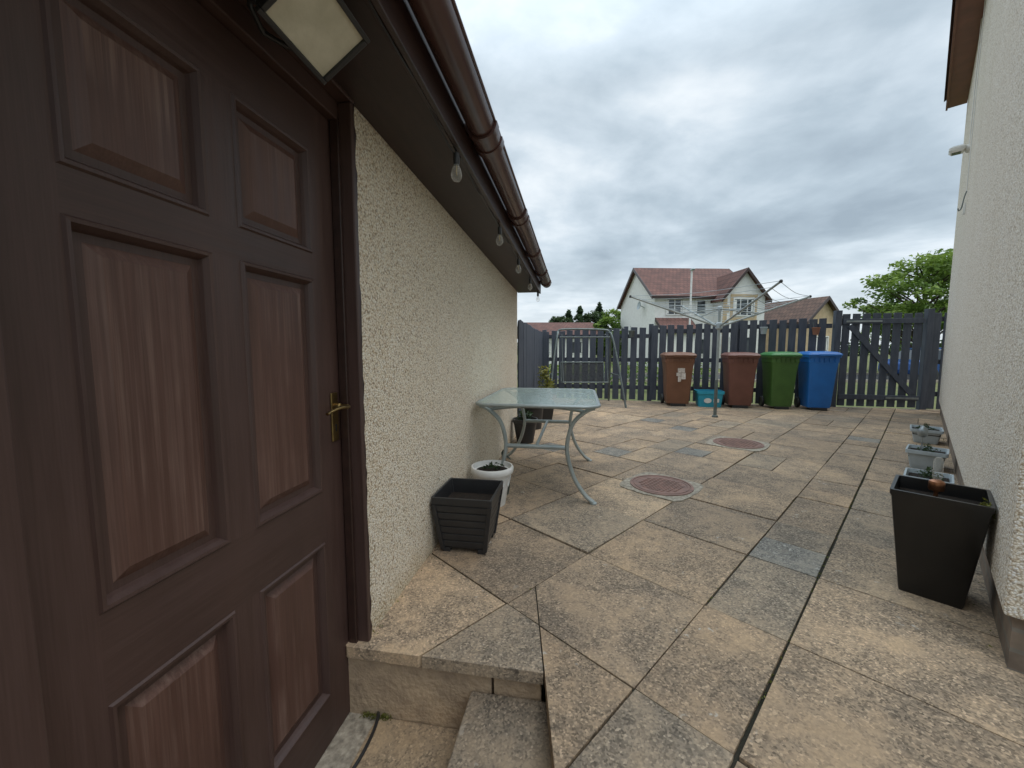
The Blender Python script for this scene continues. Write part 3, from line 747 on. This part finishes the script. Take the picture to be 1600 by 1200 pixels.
leaves('moss',[((-.02,-.158,.45),(.10,.02,.03),160,.45),((-.12,-.13,.48),(.03,.02,.03),60,.5)],.008,M_leafC,tp,8)
def trough(p,q,hx,hy,h,seed,kind):
    r_=root('plant_trough',MH@Matrix.Translation((p,-q,0))@Matrix.Rotation(math.radians(random.uniform(-4,4)),4,'Z'))
    g=Geo(); g.loft([rr(hx*.72,hy*.72,.02,0),rr(hx*.74,hy*.74,.02,.012),rr(hx*.90,hy*.90,.02,h-.035),rr(hx,hy,.02,h-.033),rr(hx,hy,.02,h),rr(hx-.012,hy-.012,.015,h),rr(hx-.022,hy-.022,.015,h-.05)],cap1=False); autosmooth(g.obj('tub',kind,r_),35)
    g=Geo(); g.box(-hx+.024,hx-.024,-hy+.024,hy-.024,h-.07,h-.03); g.obj('soil',M_soil,r_)
    leaves('seedlings',[((0,0,h-.005),(hx*.7,hy*.7,.02),70,.4),((hx*.3,0,h+.02),(.03,.03,.04),30,.5)],.014,M_leafB,r_,seed)
trough(4.30,.09,.15,.13,.18,21,M_greypot)
trough(5.42,.09,.15,.14,.18,22,M_greypot)
trough(6.95,.09,.18,.14,.17,23,M_greypot)
sl=root('solar_stake_light',MH@Matrix.Translation((2.69,-.085,.20)))
g=Geo(); g.tube([(0,0,.15),(0,0,.28)],.008,n=8); g.lathe([(.026,.27),(.028,.275),(.028,.305),(.026,.312),(.013,.32)],n=20); autosmooth(g.obj('copper_head',M_copper,sl),40)
g=Geo(); g.lathe([(.012,.32),(.017,.335),(.017,.41),(.010,.425)],n=20); autosmooth(g.obj('glass',M_bulb,sl),60)
sl=root('solar_stake_light',MH@Matrix.Translation((5.36,-.05,0)))
g=Geo(); g.tube([(0,0,.1),(0,0,.36)],.006,n=8); g.lathe([(.02,.30),(.035,.32),(.035,.37),(.01,.40)],n=16); autosmooth(g.obj('stake_and_head',M_galv,sl),40)

# ------------------------------------------------------------------ drain covers
def cover(X,Y,R,seed,rot=0):
    r_=root('drain_cover',Matrix.Translation((X,Y,0))@Matrix.Rotation(rot,4,'Z')); r=random.Random(seed)
    g=Geo(); n=36
    pts=[]
    for i in range(n):
        a=2*math.pi*i/n; m=1/max(abs(math.cos(a)),abs(math.sin(a))); k=R*(1.14*(.72*m+.34)+r.uniform(-.03,.03))
        pts.append((k*math.cos(a),k*math.sin(a)))
    g.loft([[(x,y,-.01) for x,y in pts],[(x,y,.0065) for x,y in pts]]); g.obj('mortar_surround',M_conc,r_)
    g=Geo(); g.lathe([(R+.012,0),(R+.012,.013),(R-.008,.014),(R-.009,.009),(R-.018,.009),(R-.019,.013),(R-.035,.013),(R-.038,.010),(.0005,.010)],n=56); 
    k=int(R/.036)+1
    for i in range(-k,k+1):
        for j in range(-k,k+1):
            x=i*.036;y=j*.036
            if math.hypot(x,y)<R-.055: g.box(x-.012,x+.012,y-.012,y+.012,.009,.0145)
    g.obj('iron_cover',M_cover,r_)
cover(1.235,3.20,.235,1,.77); cover(2.70,4.66,.255,2,.77)

# ------------------------------------------------------------------ swing seat frame
sw=root('garden_swing_frame',Matrix.Translation((1.45,8.0,0)))
g=Geo()
tl=(-.52,.05,1.47); tr=(.50,.05,1.45)
for sx,t in ((-1,tl),(1,tr)):
    g.tube(smoothpts([(sx*.74,-.45,0),(sx*.62,-.16,.95),(sx*.54,-.02,1.40),t]),.020,n=10)
    g.tube(smoothpts([(sx*.66,.60,0),(sx*.60,.30,.90),(sx*.54,.10,1.40),t]),.020,n=10)
    g.tube([(sx*.67,-.27,.60),(sx*.63,.39,.62)],.012,n=8)
g.tube(smoothpts([tl,(-.4,.05,1.52),(.4,.05,1.51),tr]),.020,n=10); g.tube([(-.50,-.06,1.36),(.50,-.06,1.36)],.012,n=8)
autosmooth(g.obj('frame',M_greenmetal,sw),60)
g=Geo()
for x in (-.45,.45):
    g.tube([(x,.0,1.42),(x*.98,-.1,.80),(x*.98,-.22,.47)],.008,n=6); g.tube([(x*.98,.12,.47),(x*.98,.22,.85)],.013,n=8); g.tube([(x*.98,-.22,.47),(x*.98,.12,.45)],.013,n=8)
g.tube([(-.44,.22,.85),(.44,.22,.85)],.014,n=8); g.tube([(-.44,-.22,.47),(.44,-.22,.47)],.014,n=8)
autosmooth(g.obj('seat_frame',M_greenmetal,sw),60)
g=Geo(); g.add([(-.43,.125,.46),(.43,.125,.46),(.43,.215,.84),(-.43,.215,.84)],[(0,1,2,3)]); g.add([(-.43,-.21,.465),(.43,-.21,.465),(.43,.115,.445),(-.43,.115,.445)],[(0,1,2,3)]); g.obj('sling_seat',M_dark,sw)

# ------------------------------------------------------------------ background buildings
def gprism(name,M,w,d,eave,ridge,wallm,roofm,parent=None,over=.35,trim=None):
    g=Geo(); v=[(0,0,0),(w,0,0),(w,d,0),(0,d,0),(0,0,eave),(w,0,eave),(w,d,eave),(0,d,eave),(0,d/2,ridge-.05),(w,d/2,ridge-.05)]
    g.add(v,[(0,1,5,4),(2,3,7,6),(1,2,6,9,5),(3,0,4,8,7)]); g.obj(name+'_walls',wallm,parent,M)
    sl=(ridge-eave)/(d/2); ye=-over; ze=eave-over*sl+.02
    g=Geo()
    for s in (0,1):
        Y=lambda y: y if s==0 else d-y
        a=[(-over,Y(ye),ze),(w+over,Y(ye),ze),(w+over,Y(d/2),ridge),(-over,Y(d/2),ridge)]
        vv=a+[(x,y,z+.14) for x,y,z in a]
        g.add(vv,[(0,3,2,1),(4,5,6,7),(0,1,5,4),(2,3,7,6),(1,2,6,5),(3,0,4,7)])
    g.obj(name+'_roof',roofm,parent,M)
    g=Geo()
    for x0,x1 in ((-over-.05,-over-.005),(w+over+.005,w+over+.05)):
        for s in (0,1):
            Y=lambda y: y if s==0 else d-y
            a=[(x0,Y(ye),ze-.12),(x1,Y(ye),ze-.12),(x1,Y(d/2),ridge-.12),(x0,Y(d/2),ridge-.12)]
            vv=a+[(x,y,z+.27) for x,y,z in a]
            g.add(vv,[(0,3,2,1),(4,5,6,7),(0,1,5,4),(2,3,7,6),(1,2,6,5),(3,0,4,7)])
    g.box(-over,w+over,ye-.06,ye-.005,ze-.05,ze+.15)
    g.obj(name+'_barge_boards',trim or M_brown,parent,M)
def window(parent,x,z,w,h,y=0,mull=1,surround=None,M=None):
    g=Geo(); g.box(x,x+w,y-.02,y-.004,z,z+h); g.obj('window_glass',M_glassd,parent,M)
    g=Geo(); t=.06
    for a in ((x-.02,x+w+.02,z-.02,z+t),(x-.02,x+w+.02,z+h-t,z+h+.02),(x-.02,x+t,z+t,z+h-t),(x+w-t,x+w+.02,z+t,z+h-t)): g.box(a[0],a[1],y-.06,y-.021,a[2],a[3])
    for i in range(mull):
        xm=x+w*(i+1)/(mull+1); g.box(xm-.03,xm+.03,y-.055,y-.022,z+t,z+h-t)
    g.obj('window_frame',M_white,parent,M)
    g=Geo(); g.box(x+.08,x+w*.16,y-.0215,y-.0205,z+.1,z+h-.1); g.box(x+w*.86,x+w-.08,y-.0215,y-.0205,z+.1,z+h-.1); g.obj('curtains',M_whitewall,parent,M)
    if surround:
        g=Geo(); s=.22
        for a in ((x-s,x-.025,z-.1,z+h+.1),(x+w+.025,x+w+s,z-.1,z+h+.1),(x-s,x+w+s,z+h+.105,z+h+.3),(x-s,x+w+s,z-.3,z-.105)): g.box(a[0],a[1],y-.03,y-.001,a[2],a[3])
        g.obj('window_surround',surround,parent,M)
bh=root('white_house',frame((10.65,30,-.3),(1,.044)))
gprism('main',None,7.6,8,5.35,8.05,M_whitewall,M_roof,bh,over=.28)
MW=Matrix.Translation((7.62,-1.2,0))@Matrix.Rotation(math.radians(90),4,'Z')
gprism('front_wing',MW,5.2,3.1,5.15,7.05,M_whitewall,M_roof,bh,over=.28)
window(bh,.85,3.95,1.3,1.2,mull=1); window(bh,3.1,4.0,.85,1.1,mull=0)
MWf=Matrix.Translation((4.52,-1.2,0))
window(bh,.75,3.8,1.55,1.25,M=MWf,mull=2,surround=M_buff)
window(bh,.6,1.0,1.8,1.3,M=MWf,mull=2); window(bh,2.9,1.0,1.2,1.2)
g=Geo()
for i in range(9):
    k=.45 if i%2 else .3
    g.box(0,k,-1.225,-1.2005,.2+i*.55,.2+i*.55+.5); 
g.obj('quoins',M_buff,bh,Matrix.Translation((4.52,0,0)))
MP=Matrix.Translation((.3,-1.3,0)); gprism('porch',MP,2.2,2.6,2.7,3.6,M_whitewall,M_roof,bh,over=.2)
g=Geo(); g.lathe([(.02,0),(.25,.04),(.33,.11),(.34,.11),(.25,.03),(.02,-.02)],n=24,M=Matrix.Translation((-.35,2.1,4.85))@Matrix.Rotation(math.radians(-80),4,'Y')); g.tube([(-.3,2.1,4.85),(0,2.1,4.7)],.03,n=6); autosmooth(g.obj('satellite_dish',M_greypot,bh))
bb=root('brown_roof_bungalow',frame((22.2,30.3,-.3),(.94,.35)))
MR=Matrix.Translation((4.0,0,0))@Matrix.Rotation(math.radians(90),4,'Z')
gprism('bungalow',MR,9,4.0,3.55,5.3,M_buff,M_roof2,bb,over=.3)
window(bb,1.2,1.2,1.5,1.2)
b2=root('red_roof_bungalow',frame((1.0,36,-.3),(1,0.02)))
gprism('bungalow',None,6.6,6,2.6,3.85,M_whitewall,M_roof,b2); window(b2,1,1,1.5,1.1); window(b2,4,1,1.5,1.1)
b3=root('brown_roof_house',frame((27.5,46,-.3),(1,0.3)))
gprism('house',None,9,7,2.8,4.6,M_buff,M_roof2,b3)

lp=root('street_lamp',Matrix.Translation((10.65,24,-.3)))
g=Geo(); g.tube([(0,0,0),(0,0,1.2),(0,0,6.05)],[.07,.06,.05],n=10); autosmooth(g.obj('column',M_white,lp)); g=Geo(); g.loft([rr(.09,.16,.04,6.05,cy=-.1),rr(.10,.2,.04,6.10,cy=-.1),rr(.06,.12,.03,6.15,cy=-.1)]); g.obj('lantern',M_greypot,lp)
g=Geo(); g.add([(-60,19.5,-.296),(90,14.5,-.296),(90,19.5,-.296),(-60,24.5,-.296)],[(0,1,2,3)]); g.obj('road',M_asph)
g=Geo()
for ya in (0,5.1):
    g.add([(-60,19.35+ya,-.30),(90,14.35+ya,-.30),(90,14.5+ya,-.30),(-60,19.5+ya,-.30),(-60,19.35+ya,-.19),(90,14.35+ya,-.19),(90,14.5+ya,-.19),(-60,19.5+ya,-.19)],[(4,5,6,7),(0,1,5,4),(3,7,6,2)])
g.obj('kerb',M_conc)
cr=root('parked_car',frame((19.4,17.9,-.296),(1,-.033)))
def extr(prof,y0,y1): return [[(x,y0,z) for x,z in prof],[(x,y1,z) for x,z in prof]]
g=Geo(); body=[(-2.05,.3),(2.0,.3),(2.08,.55),(2.0,.78),(1.1,.92),(-1.75,.95),(-2.1,.8),(-2.12,.5)]
g.loft(extr(body,-.85,.85)); g.obj('body',M_car,cr,bevel=.08,seg=3)
g=Geo(); lo=[(-1.7,-.78,.93),(1.05,-.78,.93),(1.05,.78,.93),(-1.7,.78,.93)]; hi=[(-1.25,-.62,1.40),(.35,-.62,1.42),(.35,.62,1.42),(-1.25,.62,1.40)]
g.loft([lo,hi]); g.obj('glasshouse',M_glassd,cr,bevel=.04)
g=Geo(); g.loft([[(-1.28,-.63,1.405),(.38,-.63,1.425),(.38,.63,1.425),(-1.28,.63,1.405)],[(-1.1,-.5,1.47),(.2,-.5,1.48),(.2,.5,1.48),(-1.1,.5,1.47)]]); g.obj('roof',M_car,cr,bevel=.03)
g=Geo()
for x in (-1.3,1.3):
    for y in (-.78,.78): g.lathe([(.01,-.11),(.2,-.11),(.31,-.1),(.32,0),(.31,.1),(.2,.11),(.01,.11)],n=24,M=Matrix.Translation((x,y,.32))@Matrix.Rotation(math.radians(90),4,'X'))
autosmooth(g.obj('wheels',M_black,cr))

# ------------------------------------------------------------------ trees
def tree(name,base,H,R,seed,mat,nclump=40,leaf=.11,per=150,crownlow=.35,trunk=.16,sz=(.16,.34)):
    r=random.Random(seed); rt=root(name,Matrix.Translation(base)); g=Geo(); clumps=[]
    g.tube(smoothpts([(0,0,0),(.08,0,H*.2),(-.05,.1,H*.45),(.05,0,H*.85)]),[trunk*(1-.9*i/18) for i in range(19)],n=10)
    for i in range(nclump):
        a=r.uniform(0,6.283); z=H*r.uniform(crownlow,1.0); u=(z/H-crownlow)/(1-crownlow)
        rad=R*math.sqrt(max(.05,1-(2*u-.85)**2*.75))*r.uniform(.35,1.0)
        c=Vector((rad*math.cos(a),rad*math.sin(a),z)); s=R*r.uniform(*sz)
        clumps.append((c,(s*1.2,s*1.2,s*.7),int(per*r.uniform(.6,1.3)),r.uniform(.25,.8)))
        if i%2==0:
            z0=max(H*.18,z-rad*.8); g.tube(smoothpts([(0,0,z0),(c.x*.5,c.y*.5,(z0+z)/2+.1),tuple(c)],3),[trunk*.35*(1-.8*k/6) for k in range(7)],n=6)
    g.obj('trunk_and_limbs',M_bark,rt,smooth=True)
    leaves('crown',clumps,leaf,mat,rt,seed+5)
tree('leafy_tree',(21.0,20.5,-.3),5.9,3.0,3,M_leafA,85,.10,130,.40,sz=(.10,.26))
tree('leafy_tree',(24.4,20.8,-.3),6.6,2.9,9,M_leafA,70,.10,130,.38,sz=(.10,.26))
tree('leafy_tree',(24.5,25.5,-.3),4.4,1.8,12,M_leafA,40,.10,110,.30)
def conifer(name,base,H,R,seed):
    r=random.Random(seed); rt=root(name,Matrix.Translation(base)); g=Geo(); g.tube([(0,0,0),(0,0,H*.95)],[.18,.03],n=8); g.obj('trunk',M_bark,rt); cl=[]
    for i in range(60):
        u=i/59; z=H*(.1+.88*u); rad=R*(1-u)**.55*r.uniform(.75,1.15)
        a=i*2.4; k=r.uniform(.3,.85)*rad; cl.append(((k*math.cos(a),k*math.sin(a),z+r.uniform(-.2,.2)),(max(.22,rad*.5),max(.22,rad*.5),H*.05),60,r.uniform(.2,.7)))
    leaves('needles',cl,.15,M_leafB,rt,seed)
for i,(x,y,h,R) in enumerate(((6.5,46,5.6,1.6),(8.0,47.5,6.3,1.5),(10.0,46,6.4,1.9))): conifer('conifer_tree',(x,y,-.3),h,R,30+i)
tree('leafy_tree',(5.2,44,-.3),4.9,1.7,41,M_leafB,40,.15,120,.15)
tree('leafy_tree',(8.9,44,-.3),5.2,1.9,43,M_leafB,40,.15,120,.15)
tree('leafy_tree',(11.3,44,-.3),5.6,2.0,44,M_leafA,40,.15,110,.15)
tree('leafy_tree',(9.0,37.5,-.3),4.3,1.5,17,M_leafA,40,.12,110,.15)
r=random.Random(77); cl=[]
for i in range(150):
    x=-70+i*1.5; y=95+r.uniform(-6,6)-.2*x; h=r.uniform(2.2,4.2)
    cl.append(((x,y,h*.45-.3),(2.2,1.5,h*.55),70,r.uniform(.2,.55)))
leaves('distant_tree_line',cl,.5,M_leafB,None,78)
r=random.Random(79); cl=[]
for i in range(34):
    x=-3+i*.28; cl.append(((x,13.5+r.uniform(-.2,.2)-.1*x,.28+r.uniform(-.05,.1)),(.3,.4,.5),110,r.uniform(.3,.6)))
leaves('garden_hedge',cl,.05,M_leafA,None,80)

cl=[]; r=random.Random(5)
for i in range(60):
    s=r.uniform(1.5,5.2); q=MG@Vector((s,-.008,.0)); cl.append((tuple(q),(.025,.01,.006),5,.35))
for i in range(26):
    q=MG@Vector((1.44,-r.uniform(.0,.1) ,-.278)); cl.append((tuple(q),(.02,.02,.012),14,.4))
for i in range(60):
    p=r.uniform(2.2,10); q=MH@Vector((p,-.262+r.uniform(0,.02),.0)); cl.append((tuple(q),(.03,.01,.008),6,.35))
for i in range(260):
    q0=r.choice([-.29,-.60,-1.22,-.29]); p=r.uniform(1.3,9); x,y=PQ(p,q0)
    if x>SX+.02 or G.x*x+G.y*y>stepc+.03: cl.append(((x,y,-.004),(.022,.004,.003),5,.30))
leaves('moss_and_weeds',cl,.005,M_leafC,None,6)
V=[];F=[]
for i in range(260):
    x=r.uniform(-.3,7); y=r.uniform(.6,7.8); q=x*.696-y*.718
    if q>.22 or (x<SX+.05 and G.x*x+G.y*y<stepc+.05) or (x-W0.x)*G.y-y*G.x<.05: continue
    s=r.uniform(.0015,.004); a=r.uniform(0,6.28); o=len(V); z=.0085
    V+=[(x+s*math.cos(a+k*1.57),y+s*math.sin(a+k*1.57)*r.uniform(.6,1),z+r.uniform(0,.002)) for k in range(4)]; F.append((o,o+1,o+2,o+3))
mobj('fallen_debris',V,F,M_paper)

# ------------------------------------------------------------------ sky + light
w=bpy.data.worlds.new('World'); S.world=w; w.use_nodes=True; nt=w.node_tree
bg=nt.nodes['Background']
el=math.radians(60); az=math.radians(105)
sky=N(nt,'ShaderNodeTexSky',sky_type='NISHITA'); sky.sun_disc=False; sky.sun_elevation=el; sky.sun_rotation=az
tc=N(nt,'ShaderNodeTexCoord'); sx=N(nt,'ShaderNodeSeparateXYZ'); nt.links.new(tc.outputs['Generated'],sx.inputs[0])
zz=mth(nt,'ADD',mth(nt,'MAXIMUM',sx.outputs[2],0),.16)
cb=N(nt,'ShaderNodeCombineXYZ'); nt.links.new(mth(nt,'DIVIDE',sx.outputs[0],zz),cb.inputs[0]); nt.links.new(mth(nt,'DIVIDE',sx.outputs[1],zz),cb.inputs[1])
n1=noise(nt,cb.outputs[0],.75,8,.52,.35); n2=noise(nt,cb.outputs[0],2.6,6,.55,.2)
f=mth(nt,'ADD',mth(nt,'MULTIPLY',n1,.74),mth(nt,'MULTIPLY',n2,.26))
cloud=ramp(nt,[(.36,(.32,.39,.45)),(.45,(.44,.525,.59)),(.52,(.59,.675,.74)),(.59,(.79,.85,.89)),(.68,(.93,.96,.98))],f)
hf=ramp(nt,[(0,(.6,.6,.6)),(.22,(0,0,0))],sx.outputs[2])
c=mixc(nt,hf,cloud,(.78,.83,.87))
zen=ramp(nt,[(.52,(1,1,1)),(.95,(2.6,2.6,2.6))],sx.outputs[2])
c=mixc(nt,1,c,zen,'MULTIPLY')
sk=N(nt,'ShaderNodeMix',data_type='RGBA',blend_type='ADD'); 
sc=mixc(nt,1,sky.outputs[0],(.012,.012,.012),'MULTIPLY')
sk.inputs[0].default_value=1; nt.links.new(c,sk.inputs[6]); nt.links.new(sc,sk.inputs[7])
nt.links.new(sk.outputs[2],bg.inputs[0]); bg.inputs[1].default_value=1.08
ld=bpy.data.lights.new('sun','SUN'); ld.energy=1.5; ld.angle=math.radians(40); ld.color=(1,.97,.94)
lo=bpy.data.objects.new('sun',ld); COL.objects.link(lo)
d=Vector((math.sin(az)*math.cos(el),math.cos(az)*math.cos(el),math.sin(el)))
lo.rotation_euler=d.to_track_quat('Z','Y').to_euler()
# ------------------------------------------------------------------ camera
cd=bpy.data.cameras.new('camera'); cam=bpy.data.objects.new('camera',cd); COL.objects.link(cam)
cd.sensor_width=36; cd.lens=13.95; cd.clip_start=.02; cd.clip_end=1500
cam.location=(0,0,1.13); cam.rotation_euler=(math.radians(90-5.07),0,0)
S.camera=cam
S.view_settings.view_transform='Standard'; S.view_settings.look='None'; S.view_settings.exposure=0
